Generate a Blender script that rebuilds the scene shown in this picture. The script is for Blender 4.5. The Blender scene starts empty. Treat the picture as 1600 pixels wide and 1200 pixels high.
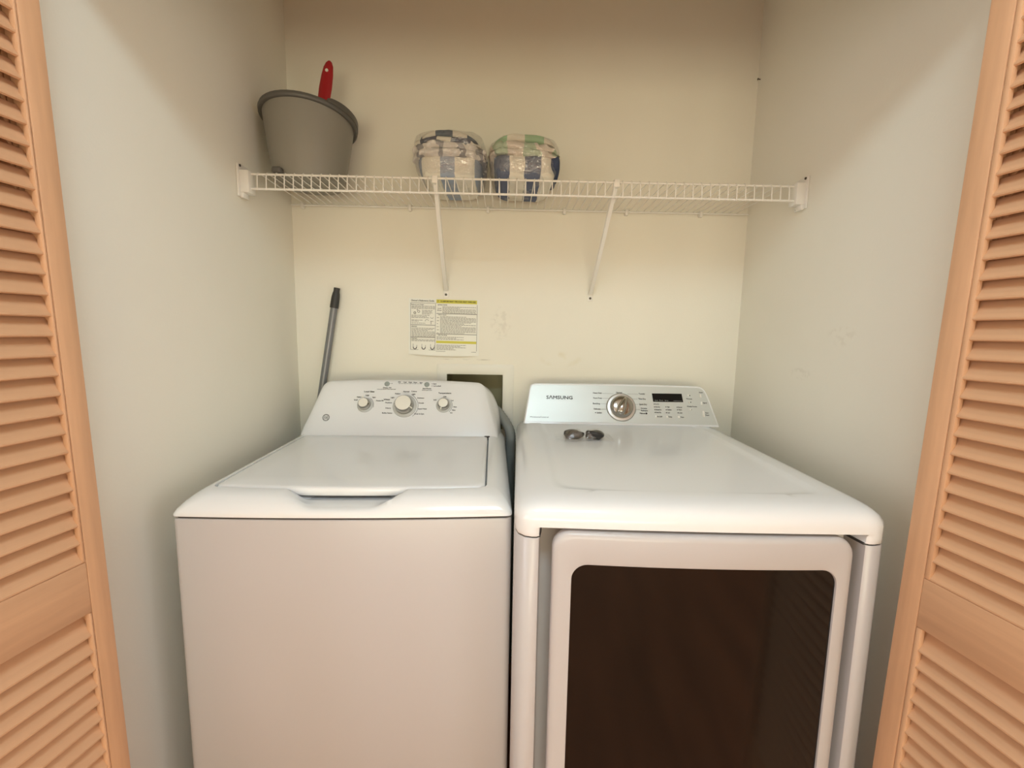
import bpy, bmesh, math, random
from mathutils import Vector, Matrix, noise

scene = bpy.context.scene
COL = scene.collection
PI = math.pi

# ------------------------------------------------------------------ camera
YAW, PITCH, ROLL = .0156, .1188, .0174
fwd = Vector((math.sin(YAW) * math.cos(PITCH), math.cos(YAW) * math.cos(PITCH), -math.sin(PITCH)))
rgt = Vector((math.cos(YAW), -math.sin(YAW), 0))
upv = rgt.cross(fwd)
rg2 = rgt * math.cos(ROLL) + upv * math.sin(ROLL)
up2 = upv * math.cos(ROLL) - rgt * math.sin(ROLL)
cam_data = bpy.data.cameras.new('camera')
cam_data.sensor_fit = 'HORIZONTAL'
cam_data.sensor_width = 36
cam_data.lens = 685 / 1600 * 36
cam_data.clip_start = .01
cam = bpy.data.objects.new('camera', cam_data)
COL.objects.link(cam)
m3 = Matrix((rg2, up2, -fwd)).transposed()
cam.matrix_world = Matrix.Translation((0, -1.619, 1.297)) @ m3.to_4x4()
scene.camera = cam

# ------------------------------------------------------------------ world, exposure
world = bpy.data.worlds.new('world')
scene.world = world
world.use_nodes = True
world.node_tree.nodes['Background'].inputs[0].default_value = (1, .93, .82, 1)
world.node_tree.nodes['Background'].inputs[1].default_value = .02
scene.view_settings.view_transform = 'Standard'
scene.view_settings.look = 'None'
scene.view_settings.gamma = 1
scene.view_settings.use_curve_mapping = False
scene.view_settings.exposure = -0.04
LAMP_STRENGTH = 26.0 # the oblong ceiling lamp over the hall, just in front of the closet
LAMP_COLOUR = (.72, .97, 1.10) 
LAMP_AT = (.07, -1.85)
FAR_FILL = 74.0 # fill light from the added low opening at the hall's far end, watts
FAR_FILL_COLOUR = (1.0, .91, .66) 
SIDE_FILL = (25.0, 21.5) # fill light from the added openings on the hall's left and right, watts
SIDE_FILL_COLOUR = (.99, .97, 1.06) 
HALL_CEILING = 2.44

# ------------------------------------------------------------------ helpers
def s2l(c):
    c = c / 255
    return c / 12.92 if c <= .04045 else ((c + .055) / 1.055) ** 2.4

def rgb(r, g, b):
    return (s2l(r), s2l(g), s2l(b), 1)

def mat(name, col, rough=.5, metal=0., coat=0., spec=.5, var=0., scale=8., bump=0., bscale=60., emit=None, stretch=None):
    m = bpy.data.materials.new(name)
    m.use_nodes = True
    nt = m.node_tree
    b = nt.nodes['Principled BSDF']
    b.inputs['Base Color'].default_value = col
    b.inputs['Roughness'].default_value = rough
    b.inputs['Metallic'].default_value = metal
    b.inputs['Coat Weight'].default_value = coat
    b.inputs['Coat Roughness'].default_value = .08
    b.inputs['Specular IOR Level'].default_value = spec
    tc = nt.nodes.new('ShaderNodeTexCoord')
    src = tc.outputs['Object']
    if stretch:
        mp = nt.nodes.new('ShaderNodeMapping')
        mp.inputs['Scale'].default_value = stretch
        nt.links.new(src, mp.inputs[0])
        src = mp.outputs[0]
    if var:
        n = nt.nodes.new('ShaderNodeTexNoise')
        n.inputs['Scale'].default_value = scale
        n.inputs['Detail'].default_value = 4
        nt.links.new(src, n.inputs['Vector'])
        r = nt.nodes.new('ShaderNodeValToRGB')
        r.color_ramp.elements[0].position = .3
        r.color_ramp.elements[1].position = .7
        r.color_ramp.elements[0].color = tuple(x * (1 - var) for x in col[:3]) + (1,)
        r.color_ramp.elements[1].color = tuple(min(1, x * (1 + var)) for x in col[:3]) + (1,)
        nt.links.new(n.outputs['Fac'], r.inputs[0])
        nt.links.new(r.outputs[0], b.inputs['Base Color'])
    if bump:
        n2 = nt.nodes.new('ShaderNodeTexNoise')
        n2.inputs['Scale'].default_value = bscale
        n2.inputs['Detail'].default_value = 3
        nt.links.new(src, n2.inputs['Vector'])
        bp = nt.nodes.new('ShaderNodeBump')
        bp.inputs['Strength'].default_value = bump
        bp.inputs['Distance'].default_value = .002
        nt.links.new(n2.outputs['Fac'], bp.inputs['Height'])
        nt.links.new(bp.outputs[0], b.inputs['Normal'])
    if emit:
        b.inputs['Emission Color'].default_value = emit[0] + (1,)
        b.inputs['Emission Strength'].default_value = emit[1]
    return m

def stripes(name, ca, cb, x0, period, duty=.5, wander=.003):
    """towelling with woven bands across x"""
    m = mat(name, ca, .95, spec=.1, bump=.6, bscale=350)
    nt = m.node_tree
    b = nt.nodes['Principled BSDF']
    tc = nt.nodes['Texture Coordinate']
    sx = nt.nodes.new('ShaderNodeSeparateXYZ')
    nt.links.new(tc.outputs['Object'], sx.inputs[0])
    def mth(op, a, v):
        n = nt.nodes.new('ShaderNodeMath'); n.operation = op
        nt.links.new(a, n.inputs[0]); n.inputs[1].default_value = v
        return n.outputs[0]
    nz = nt.nodes.new('ShaderNodeTexNoise'); nz.inputs['Scale'].default_value = 28; nz.inputs['Detail'].default_value = 2
    nt.links.new(tc.outputs['Object'], nz.inputs['Vector'])
    ad = nt.nodes.new('ShaderNodeMath'); ad.operation = 'MULTIPLY_ADD'
    nt.links.new(nz.outputs['Fac'], ad.inputs[0]); ad.inputs[1].default_value = 2*wander
    nt.links.new(mth('SUBTRACT', sx.outputs[0], x0 + wander), ad.inputs[2])
    f = mth('FRACT', mth('DIVIDE', ad.outputs[0], period), 0)
    g = mth('LESS_THAN', f, duty)
    mix = nt.nodes.new('ShaderNodeMix'); mix.data_type = 'RGBA'
    nt.links.new(g, mix.inputs['Factor'])
    mix.inputs['A'].default_value = cb
    mix.inputs['B'].default_value = ca
    nt.links.new(mix.outputs['Result'], b.inputs['Base Color'])
    return m

def film(name, gloss=.16, rough=.07, bump=.0, tint=(1, 1, 1, 1)):
    """clear plastic film: mostly lets light through, with sharp glints"""
    m = bpy.data.materials.new(name); m.use_nodes = True
    nt = m.node_tree
    for n in list(nt.nodes):
        if n.type != 'OUTPUT_MATERIAL': nt.nodes.remove(n)
    out = [n for n in nt.nodes if n.type == 'OUTPUT_MATERIAL'][0]
    tr = nt.nodes.new('ShaderNodeBsdfTransparent'); tr.inputs[0].default_value = tint
    gl = nt.nodes.new('ShaderNodeBsdfGlossy'); gl.inputs['Roughness'].default_value = rough
    mx = nt.nodes.new('ShaderNodeMixShader'); mx.inputs[0].default_value = gloss
    nt.links.new(tr.outputs[0], mx.inputs[1]); nt.links.new(gl.outputs[0], mx.inputs[2])
    nt.links.new(mx.outputs[0], out.inputs[0])
    if bump:
        tc = nt.nodes.new('ShaderNodeTexCoord')
        n2 = nt.nodes.new('ShaderNodeTexNoise'); n2.inputs['Scale'].default_value = 45; n2.inputs['Detail'].default_value = 3
        n2.inputs['Distortion'].default_value = 1.5
        nt.links.new(tc.outputs['Object'], n2.inputs['Vector'])
        bp = nt.nodes.new('ShaderNodeBump'); bp.inputs['Strength'].default_value = bump; bp.inputs['Distance'].default_value = .01
        nt.links.new(n2.outputs['Fac'], bp.inputs['Height'])
        nt.links.new(bp.outputs[0], gl.inputs['Normal'])
    return m

def obj(name, me_or_data, material=None, parent=None, smooth=None):
    """links one mesh object; verts/faces tuple, bmesh or mesh"""
    if isinstance(me_or_data, tuple):
        me = bpy.data.meshes.new(name)
        me.from_pydata([tuple(v) for v in me_or_data[0]], [], me_or_data[1])
        bm = bmesh.new(); bm.from_mesh(me)
        bmesh.ops.recalc_face_normals(bm, faces=bm.faces)
        bm.to_mesh(me); bm.free()
    elif isinstance(me_or_data, bmesh.types.BMesh):
        me = bpy.data.meshes.new(name); me_or_data.to_mesh(me); me_or_data.free()
    else:
        me = me_or_data
    if smooth is not None:
        for p in me.polygons: p.use_smooth = len(p.vertices) <= 4
        me.set_sharp_from_angle(angle=math.radians(smooth))
    if material and not me.materials: me.materials.append(material)
    o = bpy.data.objects.new(name, me)
    COL.objects.link(o)
    if parent: o.parent = parent
    return o

def thing(name, label, cat, loc=(0, 0, 0), rz=0, group=None, kind=None):
    o = bpy.data.objects.new(name, None)
    COL.objects.link(o)
    o.location = loc; o.rotation_euler = (0, 0, rz)
    o.empty_display_size = .05
    return tag(o, label, cat, group, kind)

def tag(o, label=None, cat=None, group=None, kind=None):
    if label: o['label'] = label
    if cat: o['category'] = cat
    if group: o['group'] = group
    if kind: o['kind'] = kind
    return o

def struct(name, data, material, label, smooth=None):
    return tag(obj(name, data, material, None, smooth), label, None, None, 'structure')

class MB:
    """collects shapes into one vert/face list"""
    def __init__(s): s.v = []; s.f = []
    def add(s, v, f):
        n = len(s.v); s.v += [Vector(p) for p in v]; s.f += [tuple(i + n for i in q) for q in f]; return s
    def box(s, x0, x1, y0, y1, z0, z1):
        return s.add([(x0,y0,z0),(x1,y0,z0),(x1,y1,z0),(x0,y1,z0),(x0,y0,z1),(x1,y0,z1),(x1,y1,z1),(x0,y1,z1)],
                     [(0,3,2,1),(4,5,6,7),(0,1,5,4),(1,2,6,5),(2,3,7,6),(3,0,4,7)])
    def loft(s, loops, cap0=True, cap1=True, closed=True):
        n = len(loops[0]); v = [p for L in loops for p in L]; f = []
        for i in range(len(loops) - 1):
            for j in range(n if closed else n - 1):
                k = (j + 1) % n
                f.append((i*n+j, i*n+k, (i+1)*n+k, (i+1)*n+j))
        if cap0: f.append(tuple(range(n))[::-1])
        if cap1: f.append(tuple(range((len(loops)-1)*n, len(loops)*n)))
        return s.add(v, f)
    def tube(s, pts, r, n=8, cap=True):
        pts = [Vector(p) for p in pts]; loops = []
        rr = r if isinstance(r, (list, tuple)) else [r] * len(pts)
        prev = None
        for i, p in enumerate(pts):
            t = (pts[min(i+1, len(pts)-1)] - pts[max(i-1, 0)]).normalized()
            if prev is None:
                a = t.orthogonal().normalized()
            else:
                a = (prev - t * prev.dot(t)).normalized()
            prev = a; b = t.cross(a)
            loops.append([p + rr[i] * (a * math.cos(2*PI*k/n) + b * math.sin(2*PI*k/n)) for k in range(n)])
        return s.loft(loops, cap, cap)
    def lathe(s, prof, origin=(0,0,0), axis=(0,0,1), n=32, cap0=True, cap1=True):
        ax = Vector(axis).normalized(); a = ax.orthogonal().normalized(); b = ax.cross(a); o = Vector(origin)
        return s.loft([[o + ax * h + r * (a * math.cos(2*PI*k/n) + b * math.sin(2*PI*k/n)) for k in range(n)] for r, h in prof], cap0, cap1)
    @property
    def d(s): return (s.v, s.f)

def bbox(x0, x1, y0, y1, z0, z1, r=.004, seg=2):
    """a box with rounded edges"""
    bm = bmesh.new()
    bmesh.ops.create_cube(bm, size=1)
    bmesh.ops.scale(bm, vec=(x1-x0, y1-y0, z1-z0), verts=bm.verts)
    bmesh.ops.translate(bm, vec=((x0+x1)/2, (y0+y1)/2, (z0+z1)/2), verts=bm.verts)
    bmesh.ops.bevel(bm, geom=bm.edges[:], offset=r, segments=seg, affect='EDGES', profile=.5)
    return bm

def rrect(x0, x1, y0, y1, r, nc=6, nx=24, ny=12):
    """rounded rectangle loop, same count whatever the size; starts on the y0 side going +x"""
    p = []
    def side(a, b, n):
        for i in range(n): p.append((a[0]+(b[0]-a[0])*i/n, a[1]+(b[1]-a[1])*i/n))
    def arc(cx, cy, a0):
        for i in range(nc): 
            a = a0 + PI/2*i/nc; p.append((cx+r*math.cos(a), cy+r*math.sin(a)))
    side((x0+r, y0), (x1-r, y0), nx); arc(x1-r, y0+r, -PI/2)
    side((x1, y0+r), (x1, y1-r), ny); arc(x1-r, y1-r, 0)
    side((x1-r, y1), (x0+r, y1), nx); arc(x0+r, y1-r, PI/2)
    side((x0, y1-r), (x0, y0+r), ny); arc(x0+r, y0+r, PI)
    return p

def smooth01(t):
    t = max(0, min(1, t)); return t*t*(3-2*t)

_tc = {}
def text_mesh(body, size):
    key = (body, size)
    if key not in _tc:
        cu = bpy.data.curves.new('lettering', 'FONT')
        cu.body = body; cu.size = size; cu.align_x = 'CENTER'; cu.align_y = 'CENTER'; cu.resolution_u = 2
        o = bpy.data.objects.new('lettering', cu)
        me = bpy.data.meshes.new_from_object(o)
        _tc[key] = ([v.co.copy() for v in me.vertices], [tuple(p.vertices) for p in me.polygons])
        bpy.data.objects.remove(o); bpy.data.curves.remove(cu); bpy.data.meshes.remove(me)
    return _tc[key]

class Face:
    """a flat print surface: origin, u axis, v axis; collects lettering and marks a hair above it"""
    def __init__(s, o, u, v, lift=.0006):
        s.o = Vector(o); s.u = Vector(u).normalized(); s.v = Vector(v).normalized(); s.n = s.u.cross(s.v); s.lift = lift; s.m = MB()
    def p(s, u, v, h=None): return s.o + s.u*u + s.v*v + s.n*(s.lift if h is None else h)
    def text(s, body, u, v, size, width=None, bold=0.):
        vs, fs = text_mesh(body, size)
        if not vs: return
        k = 1
        if width:
            w = max(a.x for a in vs) - min(a.x for a in vs); k = width / w
        for du, dv in (((0, 0),) if not bold else ((-bold, 0), (bold, 0), (0, bold), (0, -bold))):
            s.m.add([s.p(u + a.x*k + du, v + a.y + dv) for a in vs], fs)
    def rect(s, u0, u1, v0, v1): s.m.add([s.p(u0,v0), s.p(u1,v0), s.p(u1,v1), s.p(u0,v1)], [(0,1,2,3)])
    def disc(s, u, v, r, n=12): s.m.add([s.p(u+r*math.cos(2*PI*i/n), v+r*math.sin(2*PI*i/n)) for i in range(n)], [tuple(range(n))])
    def ring(s, u, v, r0, r1, a0=0, a1=2*PI, n=40, sy=1):
        vs = []; fs = []
        for i in range(n+1):
            a = a0 + (a1-a0)*i/n
            vs += [s.p(u+r0*math.cos(a), v+r0*sy*math.sin(a)), s.p(u+r1*math.cos(a), v+r1*sy*math.sin(a))]
            if i: fs.append((2*i-2, 2*i-1, 2*i+1, 2*i))
        s.m.add(vs, fs)

# ------------------------------------------------------------------ materials
def wall_mat():
    m = mat('cream wall paint', rgb(241, 236, 220), .75, spec=.25, var=.012, scale=3, bump=.12, bscale=180)
    return m
M_WALL = wall_mat()
def marked_wall(name, marks):
    """the wall paint with worn marks: (centre, half sizes, colour, strength, grain)"""
    m = M_WALL.copy(); m.name = name
    nt = m.node_tree; b = nt.nodes['Principled BSDF']; tc = nt.nodes['Texture Coordinate']
    src = b.inputs['Base Color'].links[0].from_socket
    for cen, half, col, k, grain in marks:
        mp = nt.nodes.new('ShaderNodeMapping'); mp.vector_type = 'TEXTURE'
        mp.inputs['Location'].default_value = cen; mp.inputs['Scale'].default_value = half
        nt.links.new(tc.outputs['Object'], mp.inputs[0])
        ln = nt.nodes.new('ShaderNodeVectorMath'); ln.operation = 'LENGTH'; nt.links.new(mp.outputs[0], ln.inputs[0])
        nz = nt.nodes.new('ShaderNodeTexNoise'); nz.inputs['Scale'].default_value = grain; nz.inputs['Detail'].default_value = 4
        nt.links.new(tc.outputs['Object'], nz.inputs['Vector'])
        r1 = nt.nodes.new('ShaderNodeMapRange'); r1.interpolation_type = 'SMOOTHSTEP'
        r1.inputs[1].default_value = 1.0; r1.inputs[2].default_value = .55; nt.links.new(ln.outputs['Value'], r1.inputs[0])
        r2 = nt.nodes.new('ShaderNodeMapRange'); r2.interpolation_type = 'SMOOTHSTEP'
        r2.inputs[1].default_value = .45; r2.inputs[2].default_value = .62; nt.links.new(nz.outputs['Fac'], r2.inputs[0])
        mu = nt.nodes.new('ShaderNodeMath'); mu.operation = 'MULTIPLY'; nt.links.new(r1.outputs[0], mu.inputs[0]); nt.links.new(r2.outputs[0], mu.inputs[1])
        m2 = nt.nodes.new('ShaderNodeMath'); m2.operation = 'MULTIPLY'; nt.links.new(mu.outputs[0], m2.inputs[0]); m2.inputs[1].default_value = k
        mx = nt.nodes.new('ShaderNodeMix'); mx.data_type = 'RGBA'
        nt.links.new(m2.outputs[0], mx.inputs['Factor']); nt.links.new(src, mx.inputs['A']); mx.inputs['B'].default_value = col
        src = mx.outputs['Result']
    nt.links.new(src, b.inputs['Base Color'])
    return m
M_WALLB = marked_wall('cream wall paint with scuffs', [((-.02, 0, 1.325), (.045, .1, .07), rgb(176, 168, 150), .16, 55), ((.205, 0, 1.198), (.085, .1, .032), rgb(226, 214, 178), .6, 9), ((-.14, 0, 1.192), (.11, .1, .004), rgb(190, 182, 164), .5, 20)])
M_WALLR = marked_wall('cream wall paint with a few scuffs', [((.859, -.36, 1.19), (.1, .05, .02), rgb(196, 186, 166), .2, 60), ((.859, -.50, 1.30), (.1, .06, .03), rgb(206, 198, 178), .2, 50)])
M_CEIL = mat('white ceiling paint', rgb(240, 237, 230), .9, spec=.2, bump=.2, bscale=90)
M_FLOOR = mat('brown wood floor', rgb(176, 118, 82), .6, spec=.25, var=.25, scale=6, stretch=(1.5, .25, 1), bump=.05)
M_WOODV = mat('pale maple upright grain', rgb(205, 159, 121), .55, var=.08, scale=7, stretch=(9, 9, .7), bump=.06, bscale=30)
M_WOODH = mat('pale maple level grain', rgb(205, 159, 121), .55, var=.08, scale=7, stretch=(.7, 9, 9), bump=.06, bscale=30)
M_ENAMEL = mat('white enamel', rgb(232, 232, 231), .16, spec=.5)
M_STEEL_DIM = mat('white painted steel dimmed for shade', rgb(192, 187, 185), .28, spec=.5)  # white cabinet steel, greyed in its colour for the dimmer light on the fronts
M_SHADOWGAP = mat('dark gasket', rgb(60, 56, 52), .8)  # dark colour standing in for shade in the seams; also on the lid hinge
M_PLASTIC = mat('white plastic', rgb(238, 234, 224), .35)
M_WIRE = mat('white vinyl coated wire', rgb(240, 236, 226), .35)
M_CHROME = mat('chrome', rgb(172, 170, 164), .1, metal=1)
M_SATIN = mat('satin silver', rgb(205, 204, 200), .28, metal=1)
M_SKIRT = mat('grey translucent dial skirt', rgb(196, 196, 192), .25)
M_KNOBTOP = mat('cream knob face', rgb(232, 228, 216), .3)
M_PRINT = mat('dark grey print', rgb(70, 70, 70), .6)
M_PRINTL = mat('light grey print', rgb(120, 120, 118), .6)
M_BTN = mat('grey green button', rgb(150, 158, 152), .4)
M_PANEL = mat('silver painted panel', rgb(208, 211, 206), .40, metal=.42)
M_BLACK = mat('black display', rgb(8, 9, 9), .2, spec=.3)
M_DISPTXT = mat('pale display print', rgb(190, 195, 190), .6)
M_GLASS = mat('dark tinted door glass', rgb(15, 13, 11), .1, spec=.45)
M_BUCKET = mat('grey bucket plastic', rgb(141, 137, 126), .42, var=.03, scale=3)
M_BUCKETD = mat('dark grey bucket plastic', rgb(92, 90, 84), .45)
M_RED = mat('red plastic', rgb(168, 28, 34), .35)
M_POLE = mat('grey painted pole', rgb(128, 130, 132), .32, metal=.3)
M_GRIP = mat('black plastic grip', rgb(52, 52, 50), .5)
M_PAPER = mat('white glossy paper', rgb(240, 238, 226), .45)
M_YELLOW = mat('yellow print', rgb(214, 206, 84), .6)
M_GREYP = mat('pale grey print', rgb(150, 148, 138), .6)
M_BOXIN = mat('olive grey box inside', rgb(150, 146, 112), .6)
M_HOSE = mat('grey corrugated hose', rgb(140, 142, 136), .5)
M_HOSED = mat('black rubber hose', rgb(48, 50, 50), .5)
M_RUBBER = mat('dark rubber', rgb(44, 42, 40), .4)
M_BRASS = mat('brass valve', rgb(178, 150, 90), .3, metal=1)
M_SCREW = mat('dark screw head', rgb(90, 84, 74), .4, metal=.8)
M_FRAME = mat('painted plastic frame', rgb(238, 235, 222), .5)
M_FILM = film('clear plastic wrap', .2, .12, 1.0)
M_FILM2 = film('clear plastic packet', .2, .06, .5)

# ------------------------------------------------------------------ the setting
XL, XR = -.762, .859
YF0, YF1 = -.955, -.845          # the front wall with the closet opening
ZH = 1.98                        # underside of the opening's header
HX0, HX1, HY = -2.0, 2.1, -5.2   # the hall
T = .1
struct('floor', MB().box(HX0-T, HX1+T, HY-T, T, -.1, 0).d, M_FLOOR, 'brown wood floor of the hall and closet')
struct('ceiling', MB().box(HX0-T, HX1+T, HY-T, T, HALL_CEILING, HALL_CEILING+.1).d, M_CEIL, 'white ceiling over closet and hall')
# back wall with the hole for the washer outlet box
BX0, BX1, BZ0, BZ1 = -.217, -.0086, .93, 1.1385
wb = MB()
wb.box(XL-T, BX0, 0, T, 0, HALL_CEILING); wb.box(BX1, XR+T, 0, T, 0, HALL_CEILING)
wb.box(BX0, BX1, 0, T, 0, BZ0); wb.box(BX0, BX1, 0, T, BZ1, HALL_CEILING)
wall_back = struct('wall_back', wb.d, M_WALLB, 'cream back wall of the laundry closet')
wall_left = struct('wall_left', MB().box(XL-T, XL, YF0, 0, 0, HALL_CEILING).d, M_WALL, 'cream left side wall of the closet')
wall_right = struct('wall_right', MB().box(XR, XR+T, YF0, 0, 0, HALL_CEILING).d, M_WALLR, 'cream right side wall of the closet')
wf = MB()
wf.box(HX0, XL-T, YF0, YF1, 0, HALL_CEILING); wf.box(XR+T, HX1, YF0, YF1, 0, HALL_CEILING)
wf.box(XL, XR, YF0, YF1, ZH, HALL_CEILING)
struct('wall_front', wf.d, M_WALL, 'cream wall around the closet opening with the header above it')
SWY0, SWY1, SWZ0, SWZ1 = -3.3, -1.9, .75, 2.1  # unseen side openings, added to bring fill light into the closet
for xa, xb, nm, n_, face, power in ((HX0-T, HX0, 'left', 1, 1, SIDE_FILL[0]), (HX1, HX1+T, 'right', 2, -1, SIDE_FILL[1])):
    w_ = MB()
    w_.box(xa, xb, HY, SWY0, 0, HALL_CEILING); w_.box(xa, xb, SWY1, YF1, 0, HALL_CEILING)
    w_.box(xa, xb, SWY0, SWY1, 0, SWZ0); w_.box(xa, xb, SWY0, SWY1, SWZ1, HALL_CEILING)
    struct('wall_hall_' + nm, w_.d, M_WALL, 'cream wall on the %s of the hall' % nm)
    e = tag(bpy.data.objects.new('fill_window_%d' % n_, None), 'made-up white framed opening for fill light in the %s wall of the hall' % nm, None, None, 'structure'); COL.objects.link(e)
    for p_, b in (('frame', (xa-.01, xb+.01, SWY0, SWY1, SWZ0, SWZ0+.05)), ('frame', (xa-.01, xb+.01, SWY0, SWY1, SWZ1-.05, SWZ1)), ('frame', (xa-.01, xb+.01, SWY0, SWY0+.05, SWZ0+.05, SWZ1-.05)), ('frame', (xa-.01, xb+.01, SWY1-.05, SWY1, SWZ0+.05, SWZ1-.05)), ('mullion', (xa, xb, (SWY0+SWY1)/2-.02, (SWY0+SWY1)/2+.02, SWZ0+.05, SWZ1-.05))):
        obj(p_, bbox(*b, .004), M_PLASTIC, e, 40)
    l_ = bpy.data.lights.new('fill_light', 'AREA'); l_.shape = 'RECTANGLE'; l_.size = SWZ1-SWZ0-.1; l_.size_y = SWY1-SWY0-.1
    l_.energy = power; l_.color = SIDE_FILL_COLOUR
    lo_ = bpy.data.objects.new('fill_light', l_); COL.objects.link(lo_)
    lo_.location = (xa-.02 if face > 0 else xb+.02, (SWY0+SWY1)/2, (SWZ0+SWZ1)/2); lo_.rotation_euler = (0, -face*PI/2, 0)
WX0, WX1, WZ0, WZ1 = -1.5, 1.6, .10, 1.30  # unseen low opening, added as a frontal fill light
hb = MB()
hb.box(HX0-T, WX0, HY-T, HY, 0, HALL_CEILING); hb.box(WX1, HX1+T, HY-T, HY, 0, HALL_CEILING)
hb.box(WX0, WX1, HY-T, HY, 0, WZ0); hb.box(WX0, WX1, HY-T, HY, WZ1, HALL_CEILING)
struct('wall_hall_back', hb.d, M_WALL, 'cream wall at the far end of the hall')
wn_ = tag(bpy.data.objects.new('fill_window_3', None), 'made-up low wide white framed opening for fill light at the far end of the hall', None, None, 'structure'); COL.objects.link(wn_)
for nm, b in (('frame', (WX0, WX1, HY-T, HY+.01, WZ0, WZ0+.05)), ('frame', (WX0, WX1, HY-T, HY+.01, WZ1-.05, WZ1)), ('frame', (WX0, WX0+.05, HY-T, HY+.01, WZ0+.05, WZ1-.05)), ('frame', (WX1-.05, WX1, HY-T, HY+.01, WZ0+.05, WZ1-.05)), ('mullion', (.075, .125, HY-T, HY+.01, WZ0+.05, WZ1-.05))):
    obj(nm, bbox(*b, .004), M_PLASTIC, wn_, 40)
dl_ = bpy.data.lights.new('fill_light', 'AREA'); dl_.shape = 'RECTANGLE'; dl_.size = WX1-WX0-.1; dl_.size_y = WZ1-WZ0-.1
dl_.energy = FAR_FILL; dl_.color = FAR_FILL_COLOUR
do_ = bpy.data.objects.new('fill_light', dl_); COL.objects.link(do_)
do_.location = ((WX0+WX1)/2, HY-T-.02, (WZ0+WZ1)/2); do_.rotation_euler = (PI/2, 0, 0)

def patch(name, pts, y, parent, m):
    obj(name, ([(x, y, z) for x, z in pts], [tuple(range(len(pts)))]), m, parent)

t = thing('oblong_lamp', 'oblong flush ceiling lamp over the hall just before the closet', 'lamp', LAMP_AT + (HALL_CEILING,))
def lpl(hx, hy, r, z): return [(a, b, z) for a, b in rrect(-hx, hx, -hy, hy, r, 6, 4, 4)]
obj('base', MB().loft([lpl(.31, .175, .05, 0), lpl(.315, .18, .05, -.01), lpl(.305, .17, .05, -.022)]).d, M_PLASTIC, t, 40)
obj('diffuser', MB().loft([lpl(.295, .16, .05, -.020), lpl(.285, .15, .05, -.045), lpl(.25, .115, .05, -.06)]).d, mat('oblong lamp diffuser', (.9, .9, .9, 1), .4, emit=(LAMP_COLOUR, LAMP_STRENGTH)), t, 40)

# ------------------------------------------------------------------ louvred bifold leaves
LEAF_W, LEAF_T = .38, .028
PITCH_SLAT = .0306
def louvre_door(name, label, hinge, direction, lean, flip, rail_z, slat_from, slat_off, STILE, BEAD):
    """x runs from the far edge toward the hall, y is the thickness away from the closet's middle"""
    X = Vector(direction).normalized()
    Zr = Vector((lean, 0, 1)); Zr = (Zr - X * X.dot(Zr)).normalized()
    Y = Zr.cross(X)                       # right handed
    t = thing(name, label, None, kind='structure')
    R = Matrix((X, Y, Zr)).transposed().to_4x4()
    base = Vector(hinge) - Zr * (hinge[2] / Zr.z) + Zr * .012
    t.matrix_world = Matrix.Translation(base) @ R
    k = flip                              # the visible face is y = 0, the leaf goes to y = k*LEAF_T
    def bx(x0, x1, z0, z1, ya=0., yb=LEAF_T, r=.002):
        y0, y1 = sorted((k*ya, k*yb)); return bbox(x0, x1, y0, y1, z0, z1, r, 2)
    H = 1.945
    ins = STILE
    obj('stile', bx(0, STILE, 0, H), M_WOODV, t, 30)
    obj('stile', bx(LEAF_W-STILE, LEAF_W, 0, H), M_WOODV, t, 30)
    rails = [(0, .15), rail_z, (H-.07, H)]
    for a, b in rails:
        obj('rail', bx(ins, LEAF_W-ins, a, b, .0005, LEAF_T-.0005), M_WOODH, t, 30)
    cb, cs = math.cos(math.radians(36)), math.sin(math.radians(36))
    c, th = .038, .006
    # one slat: lower edge toward the visible face
    prof = [(-c/2, -th/4), (-c/2, th/4), (-c/2+.002, th/2), (c/2-.002, th/2), (c/2, th/4), (c/2, -th/4), (c/2-.002, -th/2), (-c/2+.002, -th/2)]
    loopA = []; loopB = []
    for a, b in prof:
        z = a*cb - b*cs; y = LEAF_T/2 + a*cs + b*cb
        loopA.append((ins-.004, k*y, z)); loopB.append((LEAF_W-ins+.004, k*y, z))
    me = None
    spans = [(rails[0][1], rails[1][0]), (rails[1][1], rails[2][0])]
    rnd = random.Random(3)
    for z0, z1 in spans:
        n = int((z1 - z0 - .004) / PITCH_SLAT)
        start = z0 + PITCH_SLAT*.52
        if z0 > .5: start = z0 + slat_off
        else: start = z1 - slat_from - PITCH_SLAT*(n-1)
        for i in range(n):
            z = start + i*PITCH_SLAT
            if z + .019 > z1: break
            if me is None:
                o = obj('slat', MB().loft([loopA, loopB]).d, M_WOODH, t)
                me = o.data
            else:
                o = obj('slat', me, None, t)
            o.location = (0, 0, z + rnd.uniform(-.0006, .0006))
        for xa in (ins, LEAF_W-ins-BEAD):
            obj('bead', bx(xa, xa+BEAD, z0, z1, .0003, .011, .003), M_WOODV, t, 40)
    return t
louvre_door('door_1', 'pale wooden louvred bifold door leaf folded open on the left of the closet', (-.684, -.9, 1.2), (-.15, -1, 0), -.024, -1, (.811, .898), .026, .016, .030, .0052)
louvre_door('door_2', 'pale wooden louvred bifold door leaf folded open on the right of the closet', (.7128, -.9, 1.222), (.1226, -1, 0), .0275, 1, (.799, .886), .026, .016, .034, .009)
louvre_door('door_4', 'second pale louvred leaf folded behind the left one', (-.684-.030, -.9, 1.2), (-.15, -1, 0), -.024, -1, (.811, .898), .026, .016, .030, .0052)
louvre_door('door_5', 'second pale louvred leaf folded behind the right one', (.7128+.030, -.9, 1.222), (.1226, -1, 0), .0275, 1, (.799, .886), .026, .016, .034, .009)

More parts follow.
